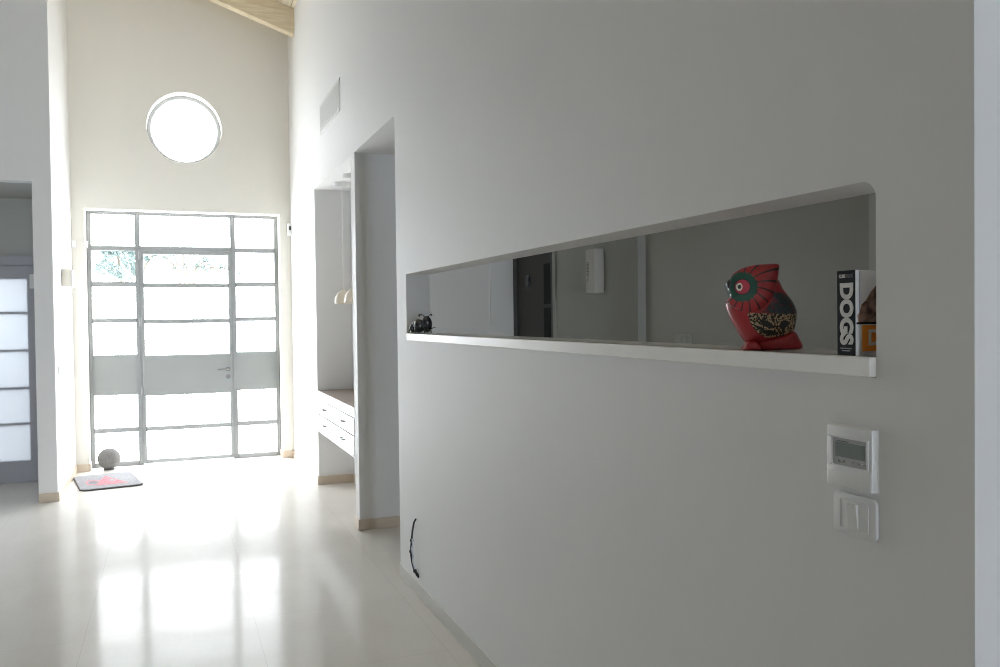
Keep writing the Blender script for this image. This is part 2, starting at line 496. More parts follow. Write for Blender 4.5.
crow = [(2.362, 2.703), (1.957, 2.286), (1.567, 1.923), (1.181, 1.533), (.401, .746), (.044, .369)]
for ci, (c0, c1) in enumerate(cols):
    for ri in range(6):
        z0_, z1_ = (rows if ci != 1 else crow)[ri]
        b = MB(); b.box(c0 - .003, c1 + .003, ya + .02, ya + .03, z0_ - .003, z1_ + .003)
        b.build('pane', 'clear' if ri == 1 else 'frost_door', lf if (ci == 1 and ri) else door)
b = MB()
b.tube([(.571, ya - .002, 1.010), (.571, ya - .016, 1.010)], .027, 20)
b.tube([(.571, ya - .014, 1.010), (.571, ya - .055, 1.010), (.56, ya - .062, 1.010), (.46, ya - .062, 1.008)], [.010, .010, .010, .009], 12)
b.build('door_handle', 'dark_metal', lf, smooth=40)
b = MB(); b.tube([(.573, ya - .002, .925), (.573, ya - .012, .925)], .026, 20); b.box(.570, .577, ya - .02, ya - .01, .91, .94)
b.build('keyhole_plate', 'dark_metal', lf, smooth=40)
for z in (.80, 1.545, 2.27):
    b = MB(); b.tube([(-.318, ya - .012, z - .05), (-.318, ya - .012, z + .05)], .012, 12); b.build('hinge', 'steel', lf, smooth=40)

# round window
rw = struct(thing('window_1', (cx, YD, cz - cr)))
b = MB(); prof = [(cr, -.02), (cr, .04), (cr - .045, .04), (cr - .045, .0), (cr - .036, -.02)]
def ring(bb, c, prof, seg=64):
    rr = [[bb.bm.verts.new((c[0] + r_ * math.cos(t), c[1] + h_, c[2] + r_ * math.sin(t))) for t in [2 * PI * k / seg for k in range(seg)]] for r_, h_ in prof]
    for a, c_ in zip(rr, rr[1:] + rr[:1]):
        for k in range(seg): bb.bm.faces.new((a[k], a[(k + 1) % seg], c_[(k + 1) % seg], c_[k]))
ring(b, (cx, YD - .03, cz), prof)
b.build('window_frame', 'steel', rw, smooth=30)
b = MB(); b.lathe((cx, YD - .02, cz), [(cr - .03, 0), (cr - .03, .01)], 64, 'y'); b.build('pane', 'frost_round', rw)

# alcove sliding door
ad = struct(thing('door_2', (-1.9, YA, 0)))
b = MB()
for (xa, xb) in ((-1.31, -1.25), (-2.02, -1.93)): b.box(xa, xb, YA, YA + .045, .0, 2.10)
b.box(-2.7, -1.25, YA - .004, YA + .06, 2.112, 2.20); b.box(-2.7, -1.25, YA + .02, YA + .05, 2.09, 2.13)
b.box(-1.93, -1.31, YA, YA + .045, 1.98, 2.10); b.box(-1.93, -1.31, YA, YA + .045, 0, .21)
b.box(-2.7, -2.02, YA + .01, YA + .045, 0, 2.1)
b.build('door_leaf', 'alu', ad)
ed = [.21, .57, .918, 1.284, 1.65, 1.98]
for lo_, hi in zip(ed, ed[1:]):
    b = MB(); b.box(-1.93, -1.31, YA + .02, YA + .028, lo_ - .006, hi + .006); b.build('pane', 'translucent', ad)
b = MB()
for z in ed[1:-1]: b.box(-1.93, -1.31, YA + .002, YA + .04, z - .009, z + .009)
b.build('glazing_bar', 'alu', ad)
b = MB(); b.box(-1.285, -1.245, YA - .03, YA, 1.885, 2.025, .006)
tag(b.build('contact_sensor', 'white_plastic', org=(-1.265, YA, 1.885)), 'white contact sensor at the top corner of the sliding door frame', 'sensor')

# grey doors of the room behind the slot
d3 = struct(thing('door_3', (X1, 5.75, 0)))
b = MB(); b.box(X1 + .0, X1 + .1, 6.06, YF - .012, 0, 2.08); b.box(X1, X1 + .1, 5.372, 6.06, 2.03, 2.08); b.box(X1 - .012, X1 + .05, 5.365, 5.405, 0, 2.08)
b.build('door_frame', 'door_darker', d3)
b = MB(); b.box(X1 + .015, X1 + .055, 5.825, 6.06, .01, 2.03); b.build('door_leaf', 'door_dark', d3)
b = MB(); b.box(X1 + .010, X1 + .05, 5.405, 5.820, .01, 2.03); l2 = b.build('door_leaf', 'door_dark', d3)
for lo_, hi in ((1.0, 1.615), (1.64, 1.93), (.3, .97)):
    b = MB(); b.box(X1 + .006, X1 + .012, 5.45, 5.56, lo_, hi); b.build('pane', 'glass_dark', l2)
b = MB(); b.tube([(X1 + .002, 5.822, 1.78), (X1 + .002, 5.822, 1.86)], .011, 12); b.box(X1 + .004, X1 + .012, 5.815, 5.89, 1.78, 1.86); b.build('hinge', 'gunmetal', l2, smooth=40)
b = MB(); b.box(X1 - .014, X1 + .01, 5.325, 5.372, 0, 2.12, .003, 1); struct(b.build('trim_3', 'plaster_dark'))
b = MB(); b.box(X2 - .012, X2, 2.30, 2.552, 0, 2.01, .003, 1); struct(b.build('trim_4', 'trim_taupe'))

# ------------------------------------------------------------------ things on the right wall
# thermostat
ty0, ty1, tz0, tz1 = 1.2445, 1.372, 1.2035, 1.326
th = thing('thermostat', (W, 1.308, tz0), 'white wall thermostat with grey display, above the light switch', 'thermostat')
b = MB(); b.box(W - .005, W, ty0 - .001, ty1 + .001, tz0 - .001, tz1 + .001, .002, 1); b.box(W - .0175, W - .003, ty0, ty1 - .008, tz0, tz1, .0035)
for k in range(3): b.box(W - .014, W - .007, ty0 - .0008, ty0 + .004, tz0 + .008 + k * .006, tz0 + .0105 + k * .006)
b.prism([(ty0 + .008, 1.305), (ty1 - .010, 1.305), (ty1 - .014, 1.3015), (ty0 + .012, 1.3015)], 'x', W - .0195, W - .016)
b.box(W - .0195, W - .016, ty0 + .008, ty0 + .012, 1.246, 1.305); b.box(W - .0195, W - .016, ty1 - .027, ty1 - .023, 1.246, 1.303)
b.build('housing', 'white_plastic', th, smooth=35)
b = MB(); b.box(W - .0186, W - .015, 1.255, 1.3465, 1.2475, 1.3025, .0006, 1); pl = b.build('control_panel', 'grey_plastic', th)
b = MB(); b.box(W - .0192, W - .017, 1.261, 1.338, 1.264, 1.293); lc = b.build('display', 'lcd', th)
b = MB(); b.box(W - .0194, W - .0190, 1.303, 1.334, 1.2945, 1.2962); b.build('readout', 'lcd_ink', pl)
for yy, w_ in ((1.330, .8), (1.318, 1.4), (1.292, .5), (1.279, 1.3), (1.265, 1.3)):
    b = MB(); b.ball((W - .0186, yy, 1.256 + random.uniform(-.001, .001)), .0036, (.5, w_, .8), 12); b.build('button', 'grey_plastic', th, smooth=60)
b = MB(); b.box(W - .0186, W - .0150, ty0 + .002, ty1 - .009, tz0 + .001, 1.2455, .0025); b.build('flap', 'white_plastic', th, smooth=35)

def rrect(w, d, r_, k=8):
    P = []
    for sx, sy, a0 in ((1, 1, 0), (-1, 1, PI / 2), (-1, -1, PI), (1, -1, 1.5 * PI)):
        for i in range(k + 1):
            a = a0 + PI / 2 * i / k
            P.append((sx * (w / 2 - r_) + r_ * math.cos(a), sy * (d / 2 - r_) + r_ * math.sin(a)))
    return P
def rocker_switch(name, label, plane, y0, y1, z0, z1, facing, keys=1, group=None, mat='white_plastic'):
    """switch plate on a wall plane x=plane; facing -1 looks to -x, +1 to +x"""
    yc, zc = (y0 + y1) / 2, (z0 + z1) / 2; f = facing
    def bx(bb, d0, d1, a, c_, e, g, bev=0): bb.box(min(plane + f * d0, plane + f * d1), max(plane + f * d0, plane + f * d1), a, c_, e, g, bev)
    r_ = thing(name, (plane, yc, z0), label, 'light switch', group=group)
    b = MB(); P_ = rrect(y1 - y0, z1 - z0, (z1 - z0) * .16, 5); b.prism([(yc + u_, zc + v_) for u_, v_ in P_], 'x', min(plane, plane + f * .009), max(plane, plane + f * .009), .003)
    w2 = (y1 - y0) * .31; h2 = (z1 - z0) * .33
    bx(b, .006, .0105, yc - w2 - .004, yc - w2, zc - h2, zc + h2); bx(b, .006, .0105, yc + w2, yc + w2 + .004, zc - h2, zc + h2)
    bx(b, .006, .0105, yc - w2, yc + w2, zc + h2, zc + h2 + .003); bx(b, .006, .0105, yc - w2, yc + w2, zc - h2 - .003, zc - h2)
    b.build('faceplate', mat, r_, smooth=35)
    for k in range(keys):
        kw = .0125 if keys == 1 else w2 / keys * .9
        kc = yc + (k - (keys - 1) / 2) * (2 * w2 / keys)
        b = MB(); P0 = plane + f * .007
        b.prism([(P0, zc - h2 + .004), (P0 + f * .005, zc - h2 + .004), (P0 + f * .010, zc + h2 - .004), (P0, zc + h2 - .004)], 'y', kc - kw, kc + kw)
        b.build('rocker', mat, r_)
    return r_
rocker_switch('light_switch', 'white rocker switch on the wall just below the thermostat', W, 1.2435, 1.356, 1.1075, 1.1915, -1)
rocker_switch('light_switch', 'small white switch in the dim room, seen through the slot above its ledge', X2, 3.768, 3.923, 1.375, 1.450, -1, 2, mat='taupe_plastic')
rocker_switch('light_switch', 'white switch on the left entrance wall, near the pillar edge', XL, 8.385, 8.53, 1.09, 1.165, 1)
sw = rocker_switch('light_switch', 'white switch on the right wall next to the entrance door', W, 9.43, 9.55, 1.215, 1.30, -1)

# loose cable
b = MB()
pts = [(1.256, 4.582, .425), (1.243, 4.580, .405), (1.236, 4.585, .36), (1.231, 4.585, .315), (1.226, 4.583, .27), (1.224, 4.578, .225), (1.228, 4.568, .18), (1.236, 4.556, .145), (1.250, 4.548, .118), (1.259, 4.545, .105)]
cb = thing('loose_cable', (W, 4.56, .1), 'black loose cable sticking out low on the wall beside the passage', 'cable')
b.tube(pts, [.005, .005, .0055, .0055, .006, .006, .006, .007, .008, .008], 10)
for p in ((1.230, 4.584, .305), (1.224, 4.58, .245), (1.238, 4.553, .14)): b.ball(p, .011, (1, 1, 1.1), 10)
b.build('outer_cable', 'black', cb, smooth=60)
b = MB(); b.tube([(1.231, 4.578, .315), (1.232, 4.570, .285), (1.226, 4.572, .26), (1.231, 4.562, .225), (1.230, 4.566, .19), (1.238, 4.552, .15)], .0042, 10)
b.build('inner_wire', 'pale_cable', cb, smooth=60)

# air vent
vy0, vy1, vz0, vz1 = 6.655, 7.60, 3.186, 3.444
av = thing('air_vent', (W, 7.13, vz0), 'white rectangular air vent grille high on the right wall', 'air vent')
b = MB(); t_ = .022
b.box(W - .004, W + .001, vy0, vy1, vz0, vz0 + t_); b.box(W - .004, W + .001, vy0, vy1, vz1 - t_, vz1)
b.box(W - .004, W + .001, vy0, vy0 + t_, vz0, vz1); b.box(W - .004, W + .001, vy1 - t_, vy1, vz0, vz1)
b.build('frame', 'vent_white', av)
b = MB(); b.box(W - .002, W + .001, vy0 + .01, vy1 - .01, vz0 + .01, vz1 - .01); b.build('backing', 'grey_plastic', av)
nsl = 14
for k in range(nsl):
    z = vz0 + t_ + (k + .5) * (vz1 - vz0 - 2 * t_) / nsl
    b = MB(); b.prism([(W - .008, z - .006), (W - .006, z - .008), (W - .001, z + .006), (W - .003, z + .008)], 'y', vy0 + t_, vy1 - t_)
    b.build('slat', 'vent_white', av)

# ------------------------------------------------------------------ desk recess
dk = thing('floating_desk', (W + .16, 7.13, .508), 'white wall-hung desk with brown top and two long drawers in the recess', 'desk')
b = MB(); b.box(W - .002, 1.59, 6.277, 7.998, .815, .884); b.build('top_fascia', 'white_lacquer', dk)
b = MB(); b.box(W + .004, 1.589, 6.279, 7.996, .884, .8885); b.build('desk_top', 'brown_top', dk)
b = MB(); b.box(W + .016, 1.59, 6.277, 7.998, .508, .815); b.box(W - .002, W + .02, 6.277, 7.998, .508, .520); b.build('carcass', 'white_lacquer', dk)
for z0_, z1_, hz in ((.677, .804, .741), (.525, .666, .600)):
    b = MB(); b.box(W - .004, W + .016, 6.285, 7.985, z0_, z1_, .002, 1); dr = b.build('drawer', 'white_lacquer', dk)
    for yy in (6.715, 7.585):
        b = MB(); b.tube([(W - .003, yy - .05, hz), (W - .026, yy - .05, hz), (W - .026, yy + .05, hz), (W - .003, yy + .05, hz)], .0058, 8)
        b.build('handle', 'chrome', dr, smooth=50)

def pendant(x, y, label):
    zs = 1.688
    p = thing('pendant_lamp', (x, y, zs), label, 'pendant lamp', group='pendant lamps over the desk')
    b = MB(); b.lathe((x, y, ZO), [(.070, -.042), (.075, -.038), (.075, 0)], 32); b.build('ceiling_rose', 'white_plastic', p, smooth=40)
    b = MB(); b.tube([(x, y, ZO - .04), (x, y, zs + .13)], .0032, 8); b.build('cord', 'cord', p)
    prof = [(.078, 0), (.077, .022)] + [(.077 * math.cos(a), .022 + .100 * math.sin(a)) for a in [PI / 2 * k / 12 for k in range(1, 12)]] + [(.006, .128), (.004, .145)]
    inner = [(max(.003, r_ - .004), h_ - .003) for r_, h_ in prof[::-1]]
    inner[-1] = (.074, 0)
    b = MB(); b.lathe((x, y, zs), prof + inner[2:], 36)
    b.build('lamp_shade', 'lamp_shade', p, smooth=50)
pendant(1.43, 7.55, 'cream dome pendant over the desk, the far one with its cord in view')
pendant(1.43, 7.09, 'cream dome pendant over the desk, the near one half hidden behind the partition')

# ------------------------------------------------------------------ entrance fittings
sc = thing('wall_sconce', (XL, 8.89, 1.883), 'cream box-shaped wall lamp high on the left entrance wall', 'wall lamp')
b = MB(); b.box(XL + .004, XL + .078, 8.80, 8.99, 1.885, 2.052, .004); b.build('shade', 'cream_plastic', sc, smooth=35)
b = MB(); b.box(XL + .072, XL + .094, 8.81, 8.98, 1.878, 2.045, .009); b.build('diffuser', 'white_plastic', sc, smooth=35)
b = MB(); b.box(XL, XL + .006, 8.82, 8.97, 1.90, 2.04); b.build('back_plate', 'white_plastic', sc)
b = MB(); b.prism([(XL + .004, YE), (XL + .004, YE - .045), (XL + .040, YE - .035), (XL + .042, YE)], 'z', 2.318, 2.392, .004)
tag(b.build('motion_sensor', 'white_plastic', org=(XL + .02, YE, 2.318)), 'small white motion sensor in the corner left of the entrance door', 'sensor')
b = MB(); b.box(XDL - .008, XDL + .030, YE - .03, YE - .001, 2.318, 2.388, .006)
tag(b.build('contact_sensor', 'white_plastic', org=(XDL, YE, 2.318)), 'small white contact sensor on the upper left edge of the door opening', 'sensor')
ps = thing('motion_sensor', (1.24, YE, 2.49), 'white sensor with dark eye, high in the corner right of the door', 'sensor')
b = MB(); b.prism([(1.216, YE - .02), (1.216, YE - .105), (W - .002, YE - .125), (W, YE - .05), (W, YE), (1.235, YE)], 'z', 2.49, 2.622, .004); b.build('housing', 'white_plastic', ps)
b = MB(); b.prism([(1.228, YE - .108), (1.228, YE - .116), (1.246, YE - .1245), (1.246, YE - .117)], 'z', 2.545, 2.588); b.build('lens', 'dark_plastic', ps)

# ball and mat
bl = thing('stone_ball', (-.645, 9.745, 0), 'rough grey stone ball on a dark foot by the entrance door', 'ball')
b = MB(); b.lathe((-.645, 9.745, 0), [(.050, 0), (.053, .008), (.048, .02)], 32); b.build('foot', 'concrete_dark', bl, smooth=50)
b = MB(); b.ball((-.645, 9.745, .118), .112, (1, 1, .97), 48); b.build('sphere', 'concrete', bl, smooth=80)

n = N('grey_patterned_mat')
x, y, z = n.xyz()
def lt(a, b_): return n.math('LESS_THAN', a, b_)
def gt(a, b_): return n.math('GREATER_THAN', a, b_)
mul = lambda a, b_: n.math('MULTIPLY', a, b_)
tri = mul(gt(y, -.17), lt(n.math('ABSOLUTE', n.math('SUBTRACT', x, .01)), mul(n.math('SUBTRACT', .27, y), .27)))
dx = n.math('MULTIPLY', n.math('ADD', x, .13), 1.0); dy = n.math('MULTIPLY', n.math('ADD', y, .06), .48)
rr = n.math('SQRT', n.math('ADD', mul(dx, dx), mul(dy, dy)))
rng = mul(gt(rr, .048), lt(rr, .066))
hole = lt(n.math('ABSOLUTE', n.math('SUBTRACT', rr, 0.02)), .02)
bar = mul(lt(n.math('ABSOLUTE', n.math('ADD', y, .215)), .03), lt(n.math('ABSOLUTE', n.math('SUBTRACT', x, .02)), .13))
eye = lt(n.math('ADD', n.math('ABSOLUTE', n.math('SUBTRACT', x, .04)), n.math('MULTIPLY', n.math('ABSOLUTE', n.math('ADD', y, .02)), .4)), .035)
pat = n.math('MAXIMUM', n.math('MAXIMUM', tri, rng), bar)
pat = mul(pat, n.math('SUBTRACT', 1, eye))
sp = n.sstep(n.noise(90, 3), .35, .65)
g = n.mix(sp, (.25, .25, .265), (.36, .36, .375)); rd = n.mix(sp, (.46, .15, .18), (.58, .27, .30))
c = n.mix(pat, g, rd); c = n.mix(mul(hole, .5), c, (.16, .17, .18))
M['mat_top'] = n.end(n.bsdf(c, .95, 0, .1, n.bump(n.noise(160, 2), .5, .003)))
M['mat_edge'] = simple('dark_mat_edge', (.10, .095, .095), .95, var=.3, scale=80)
mt = thing('door_mat', (-.615, 9.0, 0), 'grey door mat with pink pattern on the floor before the stone ball', 'mat', rz=math.radians(10))
b = MB(); b.prism([(p[0] + random.uniform(-.003, .003), p[1] + random.uniform(-.003, .003)) for p in rrect(.54, .80, .07)], 'z', .001, .013); b.build('edging', 'mat_edge', mt, local=True)
b = MB(); b.prism(rrect(.528, .788, .065), 'z', .012, .018); b.build('pile', 'mat_top', mt, local=True)

# ------------------------------------------------------------------ room behind: meter box
ib = thing('wall_box', (X1, 4.696, 1.693), 'white upright box with a grille on the wall seen through the slot', 'box')
b = MB(); b.box(X1 - .066, X1, 4.637, 4.756, 1.693, 1.966, .004); b.build('housing', 'beige_plastic', ib, smooth=35)
b = MB()
for k in range(10): b.box(X1 - .068, X1 - .064, 4.712, 4.742, 1.800 + k * .009, 1.805 + k * .009)
b.build('grille', 'dark_grille', ib)
b = MB(); b.ball((X1 - .068, 4.732, 1.775), .009, (.6, 1, 1), 14); b.ball((X1 - .068, 4.722, 1.790), .006, (.6, 1, 1), 14); b.build('knob', 'chrome', ib, smooth=60)

# ------------------------------------------------------------------ owl carving
k_ = .000386
C0, Z0 = 320, 603
P2 = lambda a: [((C0 - u) * k_, (Z0 - v) * k_) for u, v in a]
p1 = lambda u, v: ((C0 - u) * k_, (Z0 - v) * k_)
ex, ez = p1(170, 220)
def owl_paint(name, kind):
    n = N(name)
    x, y, z = n.xyz()
    red = n.mix(n.noise(60, 3), (.34, .018, .026), (.48, .040, .048))
    dark = (.05, .012, .014)
    if kind == 'head':
        dx = n.math('SUBTRACT', n.math('MULTIPLY', x, -1), -ex); dz = n.math('SUBTRACT', z, ez)
        dxs = n.math('SUBTRACT', dx, .006)
        r_ = n.math('SQRT', n.math('ADD', n.math('MULTIPLY', dxs, dxs), n.math('MULTIPLY', dz, dz)))
        ang = n.math('ARCTAN2', dz, dxs)
        s1 = n.math('SINE', n.math('ADD', n.math('MULTIPLY', ang, 17), n.math('MULTIPLY', r_, 70)))
        col = n.mix(n.sstep(s1, .72, .9), red, dark)
        sc_ = n.math('ADD', r_, n.math('MULTIPLY', n.math('SINE', n.math('MULTIPLY', ang, 26)), .0018))
        col = n.mix(n.math('LESS_THAN', sc_, .0345), col, (.022, .095, .065))
        col = n.mix(n.math('LESS_THAN', r_, .0185), col, (.03, .02, .02))
        col = n.mix(n.math('LESS_THAN', r_, .0168), col, (.50, .055, .085))
        n_ = None
    elif kind == 'body':
        col = red
    elif kind == 'teal':
        f = n.noise(70, 2); col = n.mix(n.sstep(f, .5, .6), (.035, .052, .060), (.16, .025, .045))
        v = n.new('ShaderNodeTexVoronoi'); v.inputs['Scale'].default_value = 420; n.t.links.new(n.obj(), v.inputs['Vector'])
        col = n.mix(n.math('LESS_THAN', v.outputs['Distance'], .25), col, (.12, .16, .16))
    else:
        v = n.new('ShaderNodeTexVoronoi'); v.inputs['Scale'].default_value = 230; n.t.links.new(n.obj(), v.inputs['Vector'])
        col = n.mix(n.math('LESS_THAN', v.outputs['Distance'], .52), (.035, .022, .016), (.50, .38, .23))
        for (u, w_, a, b2, sl) in ((330, 445, 45, 20, .45), (430, 450, 33, 22, -.3), (350, 495, 48, 14, .1), (425, 475, 9, 34, .0), (290, 470, 40, 10, .5)):
            px_, pz_ = p1(u, w_)
            dx = n.math('SUBTRACT', x, px_); dz = n.math('ADD', n.math('SUBTRACT', z, pz_), n.math('MULTIPLY', dx, -sl))
            e = n.math('ADD', n.math('POWER', n.math('ABSOLUTE', n.math('DIVIDE', dx, a * k_)), 1.5), n.math('POWER', n.math('ABSOLUTE', n.math('DIVIDE', dz, b2 * k_)), 1.5))
            col = n.mix(n.math('LESS_THAN', e, 1.0), col, (.022, .02, .02))
    return n.end(n.bsdf(col, .28, 0, .5, None, .25))
for kk in ('head', 'body', 'teal', 'speckle'): M['owl_' + kk] = owl_paint('owl_paint_' + kk, kk)
ow = thing('owl_figurine', (1.307, 1.644, 1.466), 'red painted wooden owl figurine standing on the slot ledge', 'figurine', rz=math.radians(147))
def inside(poly, x, z):
    r_ = False
    for (x1_, z1_), (x2_, z2_) in zip(poly, poly[1:] + poly[:1]):
        if (z1_ > z) != (z2_ > z) and x < (x2_ - x1_) * (z - z1_) / (z2_ - z1_) + x1_: r_ = not r_
    return r_
wing = P2([(214, 374), (300, 380), (400, 386), (530, 384), (525, 430), (497, 484), (420, 522), (330, 526), (285, 505), (240, 455)])
patch = P2([(300, 374), (345, 325), (372, 250), (425, 262), (480, 290), (530, 384), (400, 386)])
b = MB(); b.mat('owl_body')
b.inflate(P2([(215, 558), (150, 460), (115, 390), (98, 332), (112, 300), (200, 240), (300, 190), (393, 165), (440, 240), (490, 310), (513, 372), (512, 425), (497, 482), (470, 520), (400, 552), (300, 572)]), p1(320, 400), .052, 34, 2.8, .12, 10)
b.mat('owl_speckle'); i_s = b.cur; b.mat('owl_teal'); i_t = b.cur
for f_ in b.bm.faces:
    c_ = f_.calc_center_median()
    if inside(wing, c_.x, c_.z): f_.material_index = i_s
    elif inside(patch, c_.x, c_.z): f_.material_index = i_t
b.build('body', None, ow, smooth=50, local=True)
b = MB()
b.inflate(P2([(112, 292), (116, 262), (104, 236), (112, 190), (128, 147), (160, 120), (200, 102), (262, 88), (330, 84), (398, 86), (400, 130), (390, 200), (375, 260), (345, 318), (300, 364), (240, 379), (180, 366), (128, 335), (101, 300)]), p1(245, 230), .064, 12, 2.6, .66, 4)
b.build('head', 'owl_head', ow, smooth=50, local=True)
b = MB()
b.inflate(P2([(118, 168), (146, 180), (156, 215), (152, 250), (122, 268), (100, 222), (96, 190)]), p1(127, 212), .052, 6, 2.4, .7)
b.ball((p1(116, 205)[0], .050, p1(116, 205)[1]), .007, (1, .5, 1.4), 12)
b.build('beak', 'dark_plastic', ow, smooth=60, local=True)
for sg in (1, -1):
    T0 = .0605
    b = MB()
    for (r_, m_, o_) in ((.0096, 'gunmetal', .0), (.0084, 'lamp_shade', .0015), (.0060, 'brown_top', .0028), (.0040, 'black', .0042)):
        b.mat(m_); b.ball((ex, sg * (T0 - .0015 + o_), ez), r_, (1, .42, 1.15), 20)
    b.build('eye', None, ow, smooth=60, local=True)
    b = MB()
    b.inflate(P2([(193, 603), (200, 585), (218, 553), (250, 545), (285, 560), (300, 603), (250, 603.5)]), p1(240, 582), .020, 6, 2.6, .2, 3)
    bmesh.ops.translate(b.bm, verts=b.bm.verts, vec=(0, sg * .026, 0))
    b.build('foot', 'owl_body', ow, smooth=50, local=True)
b = MB()
b.inflate(P2([(270, 560), (340, 530), (440, 505), (497, 492), (522, 525), (545, 592), (470, 600), (380, 603), (280, 603)]), p1(420, 560), .045, 7, 2.8, .3, 3)
b.build('tail', 'owl_body', ow, smooth=50, local=True)

# ------------------------------------------------------------------ book
def text(body, size, loc, rot, mat, name, parent, bold=0.0, sx=1.0, ext=.0004):
    cu = bpy.data.curves.new('lettering', 'FONT'); cu.body = body; cu.size = size; cu.offset = bold; cu.extrude = ext
    cu.align_x = 'CENTER'; cu.align_y = 'CENTER'; cu.resolution_u = 6
    tmp = bpy.data.objects.new('lettering', cu); COL.objects.link(tmp)
    bpy.context.view_layer.update()
    dg = bpy.context.evaluated_depsgraph_get()
    me = bpy.data.meshes.new_from_object(tmp.evaluated_get(dg))
    bpy.data.objects.remove(tmp)
    o = bpy.data.objects.new(name, me); COL.objects.link(o)
    me.materials.clear(); me.materials.append(M[mat])
    me.transform(Matrix.Diagonal((sx, 1, 1, 1)))
    if parent is not None: o.parent = parent
    o.matrix_local = Matrix.Translation(V(loc) - (ORG[parent.name] if parent is not None else V((0, 0, 0)))) @ rot
    return o
Bx0, By0, By1, Bz0, Bz1 = 1.2495, 1.2955, 1.3455, 1.466, 1.635
Bx1 = Bx0 + .135
bk = thing('book', (Bx0, 1.32, Bz0), 'thick book with a black DOGS spine standing at the ledge end', 'book')
b = MB(); b.box(Bx0 + .001, Bx0 + .004, By0 + .0005, By1 - .0005, Bz0, Bz1, .001, 1); spn = b.build('spine', 'ink_black', bk)
b = MB(); b.box(Bx0 + .002, Bx1, By0, By0 + .0025, Bz0, Bz1); b.box(Bx0 + .002, Bx1, By1 - .0025, By1, Bz0, Bz1); cov = b.build('cover', 'paper', bk)
b = MB(); b.box(Bx0 + .004, Bx1 - .003, By0 + .0025, By1 - .0025, Bz0 + .002, Bz1 - .002); b.build('pages', 'paper', bk)
yc = (By0 + By1) / 2
# letters face -x: text right = down the spine (-z), text up = +y ... seen from -x, +y is to the left
rotD = Matrix(((0, 0, -1, 0), (0, -1, 0, 0), (-1, 0, 0, 0), (0, 0, 0, 1)))
# columns: text x -> -z, text y -> right of viewer (-y), normal -> -x
text('DOGS', .0445, (Bx0 + .0008, yc - .0005, 1.5495), rotD, 'ink_white', 'title_lettering', spn, .0024, 1.0)
rotH = Matrix(((0, 0, -1, 0), (-1, 0, 0, 0), (0, 1, 0, 0), (0, 0, 0, 1)))
text('CUBE', .0095, (Bx0 + .0008, yc + .0095, 1.6235), rotH, 'ink_white', 'series_lettering', spn, .0004, .72)
text('BOOK', .0095, (Bx0 + .0008, yc - .0100, 1.6235), rotH, 'ink_grey', 'series_lettering', spn, 0, .72)
b = MB()
for z_, w_ in ((1.480, .030), (1.4755, .022)): b.box(Bx0 + .0006, Bx0 + .0012, yc - w_ / 2, yc + w_ / 2, z_ - .0012, z_ + .0012)
b.build('publisher_line', 'ink_grey', spn)
# front cover picture, orange panel and white letter
fy = By0 - .0004
b = MB(); b.box(Bx0 + .018, Bx1 - .008, fy - .0004, By0 + .0004, 1.4745, 1.526); b.build('orange_panel', 'ink_orange', cov)
rotC = Matrix(((1, 0, 0, 0), (0, 0, -1, 0), (0, 1, 0, 0), (0, 0, 0, 1)))
text('D', .044, (Bx0 + .048, fy - .0006, 1.500), rotC, 'ink_white', 'cover_lettering', cov, .0012)
n = N('cover_photograph')
x, y, z = n.xyz()
f = n.noise(45, 4)
c = n.mix(n.sstep(f, .35, .65), (.09, .045, .03), (.42, .28, .22))
M['cover_photo'] = n.end(n.bsdf(c, .35))
b = MB(); b.prism([(Bx0 + .008, 1.531), (Bx0 + .006, 1.545), (Bx0 + .012, 1.552), (Bx0 + .016, 1.566), (Bx0 + .028, 1.575), (Bx0 + .04, 1.592), (Bx0 + .06, 1.61), (Bx1 - .008, 1.615), (Bx1 - .008, 1.531)], 'y', fy - .0004, By0 + .0004)
b.build('cover_picture', 'cover_photo', cov)
b = MB(); b.box(Bx0 + .004, Bx1 - .008, fy - .0006, By0 + .0004, 1.528, 1.532); b.build('picture_band', 'ink_black', cov)
b = MB(); b.box(Bx0 + .011, Bx0 + .0125, fy - .0003, By0 + .0004, 1.535, Bz1 - .002); b.build('hinge_groove', 'ink_blue', cov)

# ------------------------------------------------------------------ small metal figurine
fg = thing('metal_figurine', (1.300, 4.552, 1.466), 'small dark metal creature with two curled feelers at the far ledge end', 'figurine', rz=math.atan2(-.55, .835))
b = MB()
b.mat('gunmetal'); b.ball((-.022, 0, .042), .038, (1.0, .8, 1.0), 28)
b.mat('silver'); b.ball((-.034, -.004, .040), .0335, (.30, .99, 1.02), 24)
b.mat('gunmetal'); b.ball((-.056, -.004, .030), .026, (.6, .9, 1.0), 20)
b.build('body', None, fg, smooth=60, local=True)
b = MB(); b.ball((.026, 0, .050), .036, (.82, .85, 1.3), 28); hd = b.build('head', 'gunmetal', fg, smooth=60, local=True)
b = MB()
for yy in (-.016, .012): b.ball((.040, yy - .012, .060), .007, (1, 1, 1), 12)
b.build('eye', 'silver', hd, smooth=60, local=True)
for s_ in (-1, 1):
    b = MB()
    if s_ < 0: pp = [(.018, -.004, .088), (.006, -.004, .100), (-.006, -.005, .106), (-.016, -.006, .107), (-.020, -.006, .101), (-.014, -.006, .098)]
    else: pp = [(.030, .004, .088), (.038, .004, .098), (.046, .005, .106), (.054, .006, .106), (.052, .006, .101)]
    b.tube(pp, .0026, 8); b.ball(pp[-1], .005, seg=10)
    b.build('feeler', 'gunmetal', fg, smooth=60, local=True)
